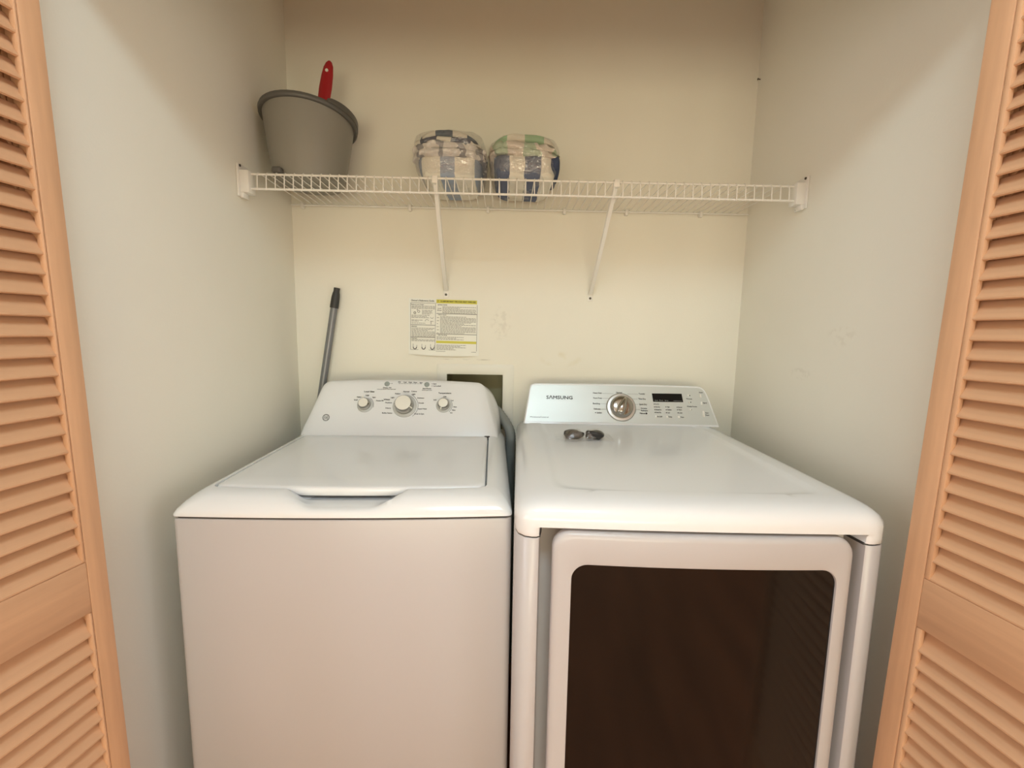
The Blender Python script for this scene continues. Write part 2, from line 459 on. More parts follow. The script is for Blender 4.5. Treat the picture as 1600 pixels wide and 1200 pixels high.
# ------------------------------------------------------------------ wire shelf
SY = -.30
ZT, ZB = 1.729, 1.688
shelf = thing('wire_shelf', 'white wire shelf across the closet with two slanting braces below', 'shelf', (0, 0, 0))
obj('front_rod', MB().tube([(-.738, SY, ZT), (.836, SY, ZT)], .0031, 8).d, M_WIRE, shelf, 60)
obj('front_rod', MB().tube([(-.738, SY-.004, ZB), (.838, SY-.004, ZB)], .0033, 8).d, M_WIRE, shelf, 60)
obj('back_rod', MB().tube([(XL+.004, -.012, 1.7245), (XR-.004, -.012, 1.7245)], .003, 8).d, M_WIRE, shelf, 60)
w0 = obj('wire', MB().tube([(0, -.006, 1.729), (0, -.29, 1.7336), (0, -.299, 1.7334), (0, -.3042, 1.7285), (0, -.3062, 1.72), (0, -.3078, 1.688), (0, -.3065, 1.6845)], .00155, 6).d, M_WIRE, shelf, 60)
xs = [-.712 + .0254*i for i in range(61)]
w0.location.x = xs[0]
for x in xs[1:]:
    w = obj('wire', w0.data, None, shelf); w.location.x = x
for sgn, xw in ((1, XL), (-1, XR)):
    def xr(a, b): return tuple(sorted((xw + sgn*a, xw + sgn*b)))
    b = obj('end_bracket', bbox(*xr(.0045, .031), SY-.016, SY+.02, 1.675, 1.7365, .003), M_PLASTIC, shelf, 40)
    obj('flange', bbox(*xr(.0002, .006), SY-.022, SY+.03, 1.664, 1.753, .002), M_PLASTIC, b, 40)
    obj('flange', bbox(*xr(.005, .014), SY-.014, SY+.012, 1.661, 1.676, .002), M_PLASTIC, b, 40)
    obj('screw', MB().lathe([(.004, 0), (.0035, .002), (.001, .003)], (xw+sgn*.006, SY-.012, 1.748), (sgn, 0, 0), 10).d, M_SCREW, b, 40)
    obj('screw', MB().lathe([(.004, 0), (.0035, .002), (.001, .003)], (xw+sgn*.006, SY+.018, 1.668), (sgn, 0, 0), 10).d, M_SCREW, b, 40)
# slanting braces: a folded steel channel from the front rod down to a foot on the wall
for xt, xf, zf, dx in ((-.2105, -.2192, 1.434, 0), (.3125, .304, 1.430, 0)):
    top = Vector((xt, SY+.004, 1.7285)); foot = Vector((xf, -.004, zf+.006))
    d = (foot - top).normalized(); side = Vector((1, 0, 0)); nrm = d.cross(side).normalized()
    loops = []
    for p, w, h in ((top, .0075, .004), (top + d*.03, .0075, .006), (top.lerp(foot, .5), .0072, .008), (foot - d*.05, .0075, .008), (foot, .0085, .003)):
        loops.append([p - side*w - nrm*h*.2, p - side*w*.75 + nrm*h, p + side*w*.75 + nrm*h, p + side*w - nrm*h*.2, p + side*w*.55 - nrm*h*.2, p + side*w*.4 + nrm*h*.35, p - side*w*.4 + nrm*h*.35, p - side*w*.55 - nrm*h*.2])
    br = obj('brace', MB().loft(loops).d, M_WIRE, shelf, 35)
    obj('clip', bbox(xt-.0085, xt+.0085, SY-.007, SY+.011, 1.7145, 1.7365, .003), M_WIRE, br, 40)
    obj('foot', bbox(xf-.0095, xf+.0095, -.0035, -.0002, zf-.019, zf+.014, .0015), M_WIRE, br, 40)
    obj('screw', MB().lathe([(.0045, 0), (.004, .002), (.001, .003)], (xf, -.0035, zf-.008), (0, -1, 0), 10).d, M_SCREW, br, 40)
for x in (-.72, -.345, -.07, .20, .42, .685):
    c = obj('wall_clip', bbox(x-.006, x+.006, -.018, -.0002, 1.712, 1.7335, .003), M_PLASTIC, shelf, 40)

# ------------------------------------------------------------------ bucket and brush on the shelf
DECK = 1.7352
bk = thing('bucket', 'grey plastic bucket with dark rolled rim at the left end of the wire shelf', 'bucket', (-.615, -.185, DECK))
def blo(h, r, tilt=0., n=48, dy=0.):
    """a level ring at height h, sheared toward the tilted rim"""
    out = []
    for i in range(n):
        a = 2*PI*i/n; x = r*math.cos(a); y = r*math.sin(a)
        out.append((x - .003*h/.2, y + dy, h - tilt*(.136*y + .02*x)))
    return out
prof = [(0, .096), (.003, .101), (.02, .104), (.06, .1105), (.10, .117), (.14, .1225), (.175, .127), (.193, .1295)]
loops = [blo(h, r, (h/.198)**2, dy=.018*h/.198) for h, r in prof]
inner = [blo(h, r-.003, (h/.198)**2, dy=.018*h/.198) for h, r in reversed(prof[1:])]
obj('body', MB().loft(loops + inner).d, M_BUCKET, bk, 50)
rim = [blo(h, r, 1, dy=.018) for h, r in ((.187, .1285), (.1855, .137), (.188, .1398), (.195, .1402), (.1995, .138), (.201, .133), (.198, .1275))]
obj('rim', MB().loft(rim, False, False).d, M_BUCKETD, bk, 50)
# raised pouring lip over the right half of the rim
lip = []
for i in range(25):
    a = -.80 + 1.9*i/24
    hgt = .003 + .012*math.sin(PI*i/24)**.5
    ring = []
    for r, h in ((.1415, .196), (.1425, .199+hgt), (.139, .203+hgt), (.130, .2025+hgt*.8), (.128, .196)):
        x = r*math.cos(a); y = r*math.sin(a)
        ring.append((x-.003, y+.018, h - (.136*y+.02*x)))
    lip.append(ring)
obj('pouring_lip', MB().loft(lip).d, M_BUCKETD, bk, 50)
obj('foot', bbox(-.062, -.034, -.115, -.075, .0, .019, .007, 4), M_BUCKETD, bk, 40)

br = thing('cleaning_brush', 'red plastic brush handle with a hanging hole sticking up out of the grey bucket', 'brush', (-.622, -.135, DECK+.07))
hl = []
for s, w, th in ((0, .006, .005), (.09, .007, .006), (.105, .011, .007), (.16, .0165, .009), (.20, .0195, .0095), (.245, .0205, .0095), (.28, .0185, .009), (.305, .015, .008), (.318, .0095, .006), (.323, .004, .003)):
    hl.append([(.05*s/.32*1.1 + w*math.cos(2*PI*i/16), .02*s + th*math.sin(2*PI*i/16), s) for i in range(16)])
obj('handle', MB().loft(hl).d, M_RED, br, 50)
obj('hanging_hole', MB().lathe([(.0048, -.0012), (.0048, .0012)], (.0505, -.0032, .291), (0, -1, 0), 14).d, M_KNOBTOP, br, 40)
obj('head', bbox(-.025, .025, -.018, .018, -.055, .004, .006), M_RED, br, 40)

# ------------------------------------------------------------------ bagged beach towels on the shelf
def blob(hx, y0, y1, z0, z1, seed, e=.45, amp=.004, freq=22., taper=0., nu=40, nv=20, shear=0., sag=0.):
    """a soft folded slab: superellipse section in (y,z) ... rounded in plan, with crumples"""
    vs = []; fs = []
    cy = (y0+y1)/2; hy = (y1-y0)/2; cz = (z0+z1)/2; hz = (z1-z0)/2
    sp = lambda v, p: math.copysign(abs(v)**p, v)
    for j in range(nv+1):
        ph = -PI/2 + PI*j/nv
        for i in range(nu):
            th = 2*PI*i/nu
            x = hx*sp(math.cos(ph), e)*sp(math.cos(th), e)
            y = cy + hy*sp(math.cos(ph), e)*sp(math.sin(th), e)
            z = cz + hz*sp(math.sin(ph), e*1.15)
            x *= 1 + taper*(z-z0)/(z1-z0) - taper
            p = Vector((x*freq, y*freq, z*freq)) + Vector((seed*7.3, seed*3.1, 0))
            n = noise.noise_vector(p)
            z += shear*x - sag*(x/hx)**2
            vs.append((x + amp*n.x, y + amp*n.y, max(z + amp*n.z, z0)))
    for j in range(nv):
        for i in range(nu):
            k = (i+1) % nu
            fs.append((j*nu+i, j*nu+k, (j+1)*nu+k, (j+1)*nu+i))
    return (vs, fs)
CREAM = rgb(236, 230, 214)
T1A = stripes('pale blue and cream towelling', rgb(164, 174, 190), CREAM, -.022, .100, .43)
T1M = stripes('crumpled grey white towelling', rgb(158, 156, 158), rgb(226, 220, 212), -.03, .06, .30, .030)
T1C = stripes('crumpled dark blue and cream towelling', rgb(92, 96, 112), CREAM, .013, .094, .55, .012)
T1B = stripes('slate blue and cream towelling', rgb(100, 112, 124), CREAM, -.037, .092, .55, .002)
T2A = stripes('navy blue and cream towelling', rgb(108, 116, 136), CREAM, -.092, .092, .50, .006)
T2M = stripes('crumpled pale green towelling', rgb(188, 204, 176), rgb(230, 218, 204), .0, .09, .42, .030)
T2B = stripes('mint green and cream towelling', rgb(168, 202, 164), CREAM, -.110, .108, .52, .002)
ta = thing('bagged_towel', 'clear bag of folded blue and white striped towel, beside the green one on the shelf', 'towel', (-.178, -.155, DECK), group='bagged beach towels on the shelf')
obj('lower_fold', blob(.103, -.116, .125, .0, .082, 1, .42, .004, 14, .22), T1A, ta, 60)
obj('middle_fold', blob(.109, -.126, .118, .064, .094, 2, .5, .009, 46, 0, 72, 20, .0, .008), T1M, ta, 60)
obj('middle_fold', blob(.110, -.122, .118, .082, .112, 6, .5, .010, 52, 0, 72, 20, -.04, .010), T1M, ta, 60)
obj('middle_fold', blob(.104, -.119, .118, .100, .128, 3, .5, .007, 42, 0, 72, 20, -.06, .014), T1C, ta, 60)
obj('upper_fold', blob(.092, -.108, .115, .118, .148, 4, .5, .004, 24, 0, 48, 20, -.05, .018), T1B, ta, 60)
obj('plastic_wrap', blob(.1165, -.134, .130, .0, .152, 5, .55, .007, 34, .14, 80, 40), M_FILM, ta, 60)
tb = thing('bagged_towel', 'clear bag of folded towels with mint green stripes on top and navy below', 'towel', (.048, -.155, DECK), group='bagged beach towels on the shelf')
obj('lower_fold', blob(.104, -.118, .125, .0, .086, 11, .42, .007, 24, .2), T2A, tb, 60)
obj('middle_fold', blob(.108, -.122, .118, .070, .100, 12, .5, .010, 46, 0, 72, 20, -.10, .008), T2M, tb, 60)
obj('middle_fold', blob(.108, -.118, .118, .086, .118, 16, .5, .009, 50, 0, 72, 20, -.08, .010), T2M, tb, 60)
obj('side_fold', blob(.020, -.112, .10, .030, .088, 17, .6, .004, 30, 0, 32, 16), stripes('navy towelling edge', rgb(72, 82, 106), CREAM, -.2, .5, .9), tb, 60).location = (.088, 0, 0)
obj('upper_fold', blob(.096, -.112, .115, .110, .142, 14, .5, .003, 24, 0, 48, 20, -.03, .016), T2B, tb, 60)
obj('plastic_wrap', blob(.1145, -.130, .130, .0, .146, 15, .55, .007, 34, .14, 80, 40), M_FILM, tb, 60)

# ------------------------------------------------------------------ pole leaning in the corner
p0 = Vector((-.79+.06, -.03, .0)); 
ptop = Vector((-.6032, -.022, 1.4406)); pmid = Vector((-.6604, -.032, 1.0966))
dv = (pmid - ptop).normalized()
pbot = ptop + dv * ((ptop.z) / -dv.z)
if pbot.x < XL + .02:
    pbot = Vector((XL + .02, -.045, 0)) if False else ptop + dv * ((ptop.x - XL - .02) / -dv.x)
pole = thing('mop_pole', 'grey metal mop pole with black end grip leaning in the corner behind the washer', 'pole', tuple(pbot))
L = ptop - pbot
obj('shaft', MB().tube([L*0, L*.93], .0125, 16).d, M_POLE, pole, 50)
obj('grip', MB().tube([L*.915, L*.925, L*.96, L*.975, L*.985, L*1.0], [.0145, .0148, .0142, .0125, .0105, .0105], 16).d, M_GRIP, pole, 30)

# ------------------------------------------------------------------ instruction sheet on the wall
PW, PH = .257, .203
sheet = thing('instruction_sheet', 'printed white instruction sheet with a yellow heading taped to the back wall', 'sheet', (-.3535, -.0015, 1.4115))
sheet.rotation_euler = (0, .012, 0)
def curl(u, v):
    return -.0012 - .006*smooth01((-v-.15)/.05)*smooth01(math.sin(PI*u/PW)*1.3)
nu_, nv_ = 24, 16
def rc(u, v):  # rounded sheet corners
    return u, v
vs = [(PW*i/nu_, curl(PW*i/nu_, -PH*j/nv_), -PH*j/nv_ - (.003*math.sin(PI*i/nu_) if j == nv_ else 0)) for j in range(nv_+1) for i in range(nu_+1)]
fs = [(j*(nu_+1)+i, j*(nu_+1)+i+1, (j+1)*(nu_+1)+i+1, (j+1)*(nu_+1)+i) for j in range(nv_) for i in range(nu_)]
obj('paper', (vs, fs), M_PAPER, sheet, 60)
class Sheet(Face):
    def p(s, u, v, h=None):
        return Vector((u, curl(u, v) - (.0006 if h is None else h), v))
def new_sheet(): return Sheet((0,0,0), (1,0,0), (0,0,1))
for a, b in ((-.0155, -.002), (-.1595, -.1505)):
    fy = new_sheet(); fy.rect(.100, .247, a, b)
    obj('yellow_band', fy.m.d, M_YELLOW, sheet)
fd = new_sheet(); fd.lift = .001
fd.p = lambda u, v, h=None: Vector((u, curl(u, v) - .0011, v))
fd.text("Owner's Reference Guide", .0505, -.008, .0085, .083, .0001)
fd.text('!', .106, -.0088, .010, None, .0003)
fd.text('10 IMPORTANT TIPS FOR FIRST TIME USE', .178, -.0088, .0075, .126, .0002)
for a, b, c, d in ((.008, .100, -.0165, -.0155), (.0065, .0075, -.016, -.186), (.0965, .0975, -.018, -.186), (.2475, .2485, -.018, -.186), (.008, .097, -.096, -.0945), (.008, .097, -.1405, -.139), (.100, .247, -.053, -.0515), (.100, .247, -.1265, -.125), (.100, .247, -.1895, -.1885), (.008, .097, -.186, -.185)):
    fd.rect(a, b, min(c, d), max(c, d))
for tx, u, v, w in (('Before you begin', .032, -.022, .045), ('GETTING STARTED', .122, -.0215, .034), ('What to expect', .121, -.0565, .03), ('Safe Handling', .123, -.130, .032), ('IMPORTANT', .02, -.1015, .02), ('Wash tips', .02, -.144, .02), ('Load', .111, -.034, .012), ('Dial', .111, -.041, .014)):
    fd.text(tx, u, v, .0055, w, .0001)
fg = new_sheet(); rnd = random.Random(5)
def para(u0, u1, v0, v1, step=.0042):
    v = v0
    while v > v1:
        u = u0; end = u1 if rnd.random() > .25 else u0 + (u1-u0)*rnd.uniform(.5, .95)
        while u < end:
            w = min(rnd.uniform(.004, .012), end-u); fg.rect(u, u+w, v-.0019, v); u += w + .0016
        v -= step
para(.010, .095, -.027, -.036); para(.048, .086, -.042, -.055); para(.010, .075, -.060, -.070); para(.010, .05, -.077, -.084); para(.010, .06, -.088, -.092)
para(.010, .095, -.106, -.137); para(.010, .095, -.148, -.156)
para(.122, .244, -.027, -.050); para(.114, .244, -.062, -.122); para(.102, .110, -.066, -.122, .011); para(.102, .200, -.136, -.148); para(.102, .210, -.165, -.186)
for u in (.023, .055, .087):        # three little drawings of a washer tub
    fd.ring(u, -.177, .0045, .0075, PI*.9, 2.1*PI, 14); fg.rect(u-.0075, u-.0060, -.176, -.164); fg.rect(u+.0060, u+.0075, -.176, -.168)
fg.ring(.022, -.052, .002, .005, 0, 2*PI, 12); fg.ring(.036, -.047, .003, .005, 0, 2*PI, 12); fg.disc(.031, -.041, .002)
fg.ring(.084, -.066, .004, .0055, PI, 2*PI, 10); fg.ring(.066, -.082, .006, .0075, .4, PI, 10); fg.rect(.080, .082, -.092, -.080); fg.rect(.078, .090, -.082, -.0805)
tag(obj('small_print', fg.m.d, M_GREYP, sheet), kind='stuff')
tag(obj('lettering', fd.m.d, M_PRINT, sheet), kind='stuff')

# ------------------------------------------------------------------ washer outlet box in the wall
ob = thing('outlet_box', 'white framed washer outlet box set into the wall behind the washer', 'outlet box', (-.11, 0, .93))
ox = -.11; oz = .93
fx0, fx1, fz0, fz1 = -.2524-ox, .031-ox, .885-oz, 1.1755-oz
hx0, hx1, hz0, hz1 = BX0-ox, BX1-ox, BZ0-oz, BZ1-oz
def xz(loop, y): return [(a, y, b) for a, b in loop]
lp = [xz(rrect(fx0, fx1, fz0, fz1, .006, 4, 4, 4), -.0003), xz(rrect(fx0, fx1, fz0, fz1, .006, 4, 4, 4), -.0035), xz(rrect(fx0+.002, fx1-.002, fz0+.002, fz1-.002, .006, 4, 4, 4), -.005),
      xz(rrect(hx0-.002, hx1+.002, hz0-.002, hz1+.002, .003, 4, 4, 4), -.005), xz(rrect(hx0+.001, hx1-.001, hz0+.001, hz1-.001, .003, 4, 4, 4), -.003), xz(rrect(hx0+.001, hx1-.001, hz0+.001, hz1-.001, .003, 4, 4, 4), .002)]
obj('frame', MB().loft(lp, False, False).d, M_FRAME, ob, 40)
lp = [xz(rrect(hx0+.001, hx1-.001, hz0+.001, hz1-.001, .003, 4, 4, 4), .001), xz(rrect(hx0+.004, hx1-.004, hz0+.004, hz1-.004, .004, 4, 4, 4), .088)]
obj('tub', MB().loft(lp, False, True).d, M_BOXIN, ob, 40)
for x in (-.05, .05):
    v = obj('valve', MB().lathe([(.012, 0), (.012, .03), (.016, .032), (.016, .05), (.009, .055)], (x, .045, .012), (0, 0, 1), 16).d, M_BRASS, ob, 40)
    obj('valve_handle', bbox(x-.02, x+.02, .03, .04, .058, .068, .003), M_RED if x < 0 else M_POLE, v, 40)

# hoses dropping into the gap between the machines
def hose(name, label, pts, r, m, ribs=True):
    pts = [Vector(p) for p in pts]; fine = []
    for i in range(len(pts)-1):
        a, b, c, d = pts[max(i-1, 0)], pts[i], pts[i+1], pts[min(i+2, len(pts)-1)]
        n = max(4, int((c-b).length/.006))
        for k in range(n):
            t = k/n
            fine.append(.5*((2*b) + (-a+c)*t + (2*a-5*b+4*c-d)*t*t + (-a+3*b-3*c+d)*t**3))
    fine.append(pts[-1])
    rr = [r*(1+(.07 if ribs and i % 2 else 0)) for i in range(len(fine))]
    o = obj(name, MB().tube(fine, rr, 14).d, m, None, 60)
    return tag(o, label, 'hose')
hose('drain_hose', 'thick grey drain hose curving down from outlet box between the machines',
     [(-.045, .05, .965), (-.04, .01, 1.005), (-.018, -.034, .995), (.0195, -.070, .94), (.0215, -.080, .86), (.0215, -.075, .6), (.021, -.065, .2), (.021, -.06, .03)], .017, M_HOSE)
hose('supply_hose', 'thin black supply hose hanging below the grey drain hose in the gap between the machines',
     [(-.115, .045, .945), (-.11, .01, .925), (-.06, -.038, .912), (.0, -.05, .86), (.005, -.04, .7), (.0, -.04, .4), (-.02, -.04, .2)], .0095, M_HOSED, False)

# ------------------------------------------------------------------ washer
WW = .686
wm = thing('washing_machine', 'white top load washer with three round dials on its console', 'washing machine', (-.6668, -.769, 0), .0292)
def wbow(x, amt): return amt*max(0, 1 - ((x-WW/2)/(WW/2))**2)
NXW = 72
def wloop(x0, x1, y0, y1, r, z, bow=.010):
    out = []
    for x, y in rrect(x0, x1, y0, y1, r, 6, NXW, 14):
        k = smooth01((.3 - y)/.25)
        out.append((x, y - wbow(x, bow)*k, z))
    return out
cab = [wloop(.004, WW-.004, .004, .686, .010, .03), wloop(.001, WW-.001, .001, .689, .012, .034), wloop(.001, WW-.001, .001, .689, .012, .908), wloop(.002, WW-.002, .002, .688, .012, .9115), wloop(.004, WW-.004, .004, .686, .012, .9125)]
obj('cabinet', MB().loft(cab).d, M_STEEL_DIM, wm, 40)
obj('seam_shade', MB().loft([wloop(.005, WW-.005, .005, .685, .012, .912), wloop(.005, WW-.005, .005, .685, .012, .9168)]).d, M_SHADOWGAP, wm, 40)  # dark slab in the seam, painting the shade of the gap
for x in (.06, WW-.06):
    for y in (.06, .62):
        obj('foot', MB().lathe([(.022, 0), (.022, .01), (.008, .012), (.008, .031)], (x, y, 0), (0, 0, 1), 14).d, M_RUBBER, wm, 40)
# top cover: a chamfered rim round the lid opening, with the hand notch scooped out of its front
LX0, LX1, LY0, LY1 = .046, .629, .072, .529
ZW = .957
tl = [wloop(.002, WW-.002, .002, .688, .012, .9165), wloop(0, WW, 0, .69, .012, .9175), wloop(0, WW, 0, .69, .013, .9215), wloop(.0035, WW-.0035, .0035, .688, .016, .929),
      wloop(.012, WW-.012, .013, .686, .024, .940), wloop(.022, WW-.022, .024, .684, .030, .949), wloop(.031, WW-.034, .038, .682, .034, .9548), wloop(.038, WW-.045, .052, .680, .036, .9568),
      wloop(LX0-.003, LX1+.003, LY0-.006, LY1+.003, .018, ZW, .018), wloop(LX0-.002, LX1+.002, LY0-.003, LY1+.002, .017, ZW-.003, .020), wloop(LX0-.002, LX1+.002, LY0-.002, LY1+.002, .017, ZW-.022, .020), wloop(LX0+.03, LX1-.03, LY0+.03, LY1-.03, .017, ZW-.024, .020)]
notch = {2: (0, .9213), 3: (.0035, .928), 4: (.010, .9325), 5: (.021, .9332), 6: (.036, .9325), 7: (.052, .932), 8: (.066, .9315), 9: (.070, .9312), 10: (.0705, .9308)}
for i, (ny, nz) in notch.items():
    L_ = tl[i]
    # the notch narrows toward the front
    hw_top = .108; hw = .108 - .034*smooth01((.06-ny)/.06)
    for j in range(NXW):
        x, y, z = L_[j]
        d = abs(x - .336)
        w = 1 - smooth01((d - hw + .022)/.046)
        yy = ny - wbow(x, .010 if i < 8 else .016)
        L_[j] = (x, y*(1-w) + yy*w, z*(1-w) + nz*w)
cover = obj('top_cover', MB().loft(tl).d, M_ENAMEL, wm, 50)
lid = [wloop(LX0+.004, LX1-.004, LY0+.004, LY1-.004, .014, ZW-.018, .020), wloop(LX0+.001, LX1-.001, LY0, LY1-.001, .016, ZW-.012, .020), wloop(LX0+.001, LX1-.001, LY0, LY1-.001, .016, ZW-.003, .020),
       wloop(LX0+.003, LX1-.003, LY0+.002, LY1-.003, .016, ZW+.0005, .020), wloop(LX0+.010, LX1-.010, LY0+.009, LY1-.010, .018, ZW+.0022, .020), wloop(LX0+.06, LX1-.06, LY0+.06, LY1-.06, .02, ZW+.0015, .012)]
obj('lid', MB().loft(lid).d, M_ENAMEL, wm, 50)
obj('lid_hinge', bbox(LX1-.012, LX1+.006, LY1-.012, LY1+.004, ZW-.01, ZW+.0015, .002), M_SHADOWGAP, wm, 40)
# console
LEAN = .58
def outline(pts, n=10):
    """rounds a list of (x, z, radius) corners into a polyline"""
    out = []
    for i, (x, z, r) in enumerate(pts):
        if r == 0 or i in (0, len(pts)-1):
            out.append(Vector((x, z))); continue
        p = Vector((x, z)); a = (Vector(pts[i-1][:2]) - p).normalized(); b = (Vector(pts[i+1][:2]) - p).normalized()
        for k in range(n+1):
            t = k/n; A = p + a*r; B = p + b*r
            out.append(A*(1-t)**2 + p*2*t*(1-t) + B*t*t)
    return out
FO = outline([(.020, .925, 0), (.030, .974, .01), (.0577, 1.0614, .03), (.074, 1.1195, .026), (.188, 1.125, .06), (.343, 1.1268, .06), (.498, 1.125, .06), (.612, 1.1195, .026), (.628, 1.0614, .03), (.656, .974, .01), (.666, .925, 0)])
BO = outline([(.012, .925, 0), (.012, .985, .02), (.022, 1.04, .03), (.058, 1.106, .045), (.188, 1.1185, .06), (.343, 1.1215, .06), (.498, 1.1185, .06), (.628, 1.106, .045), (.664, 1.04, .03), (.674, .985, .02), (.674, .925, 0)])
def csec(t, off, grow=0.):
    out = []
    for a, b in zip(FO, BO):
        p = a.lerp(b, t)
        p = Vector((p.x - grow*max(-1, min(1, (p.x-.343)/.26)), p.y - grow*.22*smooth01((p.y-1.08)/.03)))
        yf = .53 + LEAN*(p.y - .957)
        out.append((p.x, (yf + off)*(1-t) + .685*t, p.y))
    return out
secs = [csec(0, 0, .040), csec(0, .0008, .026), csec(0, .003, .014), csec(0, .007, .005), csec(0, .012, 0), csec(.3, .012), csec(.65, .012), csec(.9, .012), csec(.97, .012, .003), csec(1, 0, .008)]
obj('console', MB().loft(secs).d, M_ENAMEL, wm, 65)
kn = math.sqrt(1+LEAN*LEAN)
class ConsoleFace(Face):
    """print on the console: widths close up a little toward its top"""
    def p(s, u, v, h=None):
        k = 1 + .1047*v + .0113*v*v
        return Face.p(s, u*k - .0672*v - .0072*v*v, 1.032*v + .1114*v*v, h)
def wface(): return ConsoleFace((0, .53, .957), (1, 0, 0), (0, LEAN, 1), .0008)
WF_ = wface(); wn = WF_.n
fp = wface()
for tx, u, v, h, w in (('Load Size', .2356, .1455, .0065, .033), ('Temperature', .4837, .1429, .0065, .042), ('Normal', .3569, .1469, .006, .019), ('Colors', .3821, .1478, .0055, .018), ('Whites', .2950, .1191, .0065, .020)):
    fp.text(tx, u, v, h, w, .0003)
for tx, u, v, w in (('Deep Fill', .2931, .1593, .026), ('Fill', .3318, .1790, .007), ('Soak', .3508, .1790, .010), ('Wash', .3678, .1785, .011), ('Rinse', .3847, .1785, .011), ('Spin', .4038, .1780, .009),
                    ('Start/Pause', .4238, .1580, .028), ('Start', .4495, .1744, .011), ('Lid Locked', .4575, .1672, .024), ('Light', .3816, .1385, .011), ('Delicates', .4053, .1256, .022), ('Towels', .4075, .1084, .018), ('Speed Wash', .4126, .0890, .028), ('Drain & Spin', .4031, .0719, .031),
                    ('Medium', .3290, .1395, .017), ('Light', .3130, .1265, .011), ('Medium', .3015, .1085, .022), ('Heavy', .3015, .0905, .018), ('Bulky Items', .2990, .0741, .032),
                    ('Tap Cold', .4520, .1197, .009), ('Cold', .4842, .1310, .009), ('Cool', .5085, .1181, .009), ('Warm', .5191, .0965, .011), ('Warm', .5150, .0857, .011), ('Hot', .5075, .0765, .007),
                    ('Small', .1945, .1169, .011), ('Medium', .2040, .1267, .013), ('Large', .2306, .1330, .011), ('Super', .2530, .1262, .011), ('Precise Fill', .2725, .1150, .023)):
    fp.text(tx, u, v, .0056, w, .00022)
for tx, u, v, w in (('press and hold for extra water level', .2914, .1543, .060), ('hold three seconds to cancel', .4240, .1525, .032)):
    fp.text(tx, u, v, .0040, w, .0001)
for u in (.3318, .3508, .3678, .3847, .4038, .308, .4405): fp.disc(u, .1740 if u < .43 else .1744, .0013, 8)
fp.disc(.4405, .1672, .0013, 8)
for a, b in ((.3345, .3480), (.3535, .3650), (.3705, .3820), (.3875, .4010), (.300, .3065)): fp.rect(a, b, .1737, .1743)
tag(obj('lettering', fp.m.d, M_PRINT, wm), kind='stuff')
for a in ((.2259, .1001, .0270, .0282, -.3, 1.0), (.4821, .1016, .0270, .0282, -.9, .5), (.3547, .0981, .0425, .0438, -.9, 1.1)):
    fr = wface(); fr.ring(*a)
    obj('dial_scale', fr.m.d, M_PRINTL, wm)
for u, v, R, cap in ((.2259, .1001, .0255, .0152), (.3547, .0981, .0395, .0255), (.4821, .1016, .0255, .0152)):
    o = WF_.p(u, v, 0)
    h = .026 if R < .03 else .034
    dr = R*.765
    d = obj('dial', MB().lathe([(R, 0), (R, .002), (R-.001, .0035), (dr*1.04, .006), (dr*1.02, .0062)], o, wn, 40).d, M_SKIRT, wm, 35)
    obj('dial_knob', MB().lathe([(dr*1.03, .005), (dr*1.01, .009), (dr*.985, h*.72), (dr*.955, h*.82), (cap*1.03, h-.0012), (cap, h)], o, wn, 40, cap0=False).d, M_CHROME, d, 25)
    obj('dial_cap', MB().lathe([(cap, h-.0005), (cap*.97, h+.0008), (cap*.5, h+.0012)], o, wn, 40).d, M_KNOBTOP, d, 35)
    a = math.radians(-30 if R > .03 else (95 if u < .3 else 250))
    c0 = WF_.p(u + R*.70*math.cos(a), v + R*.70*math.sin(a), h*.86)
    dirv = WF_.u*math.cos(a) + WF_.v*math.sin(a)
    sd = wn.cross(dirv)
    w_ = .0016
    mk = [c0 + dirv*i + sd*j + wn*k for k in (-.004, .0045) for i, j in ((-R*.1, -w_), (R*.16, -w_), (R*.16, w_), (-R*.1, w_))]
    obj('pointer', MB().add(mk, [(0,1,2,3),(4,5,6,7),(0,1,5,4),(1,2,6,5),(2,3,7,6),(3,0,4,7)]).d, M_KNOBTOP, d)
for u, v in ((.2921, .1725), (.4231, .1719)):
    obj('button', MB().lathe([(.0087, 0), (.0087, .0016), (.0075, .0026), (.003, .0028)], WF_.p(u, v, 0), wn, 24).d, M_BTN, wm, 40)
fl = wface()
fl.ring(.1049, .0575, .0095, .0114, 0, 2*PI, 32); fl.ring(.1049, .0575, .0076, .0083, 0, 2*PI, 32)
fl.text('GE', .1049, .0572, .0105, .0115, .0002)
for k in range(4):
    a = PI/4 + k*PI/2; fl.ring(.1049+.0089*math.cos(a), .0575+.0089*math.sin(a), .0007, .0018, 0, 4.5, 10)
tag(obj('emblem', fl.m.d, M_PRINTL, wm), kind='stuff')

# ------------------------------------------------------------------ dryer
DW = .690
dm = thing('clothes_dryer', 'white front load dryer with a dark glass door and silver control panel', 'dryer', (.0201, -.852, 0), -.028)
front = [(0, .07), (.002, .035), (.008, .014), (.020, .003), (.033, 0), (.041, .0008), (.0465, .005), (.0496, .026), (.0516, .052), (.066, .060)]
front_n = [p for p in front]
NF = 40
def dplan(chan, d=0., bow=.006, z=0.):
    pts = []
    L_ = [(x, (y if i < 5 else y*chan)) for i, (x, y) in enumerate(front)]
    pts += L_
    for i in range(1, NF):
        x = .066 + (DW-.132)*i/NF; pts.append((x, 0.060*chan))
    pts += [(DW-x, y) for x, y in reversed(L_)]
    D_ = .76
    back = [(DW, .2), (DW, .5), (DW, D_-.01), (DW-.01, D_), (.01, D_), (0, D_-.01), (0, .5), (0, .2)]
    pts += back
    out = []
    for x, y in pts:
        bw = bow*max(0, 1-((x-DW/2)/(DW/2))**2)*smooth01((.2-y)/.15)
        out.append((d + x*(DW-2*d)/DW, d + (y-bw)*(D_-d)/D_, z))
    return out
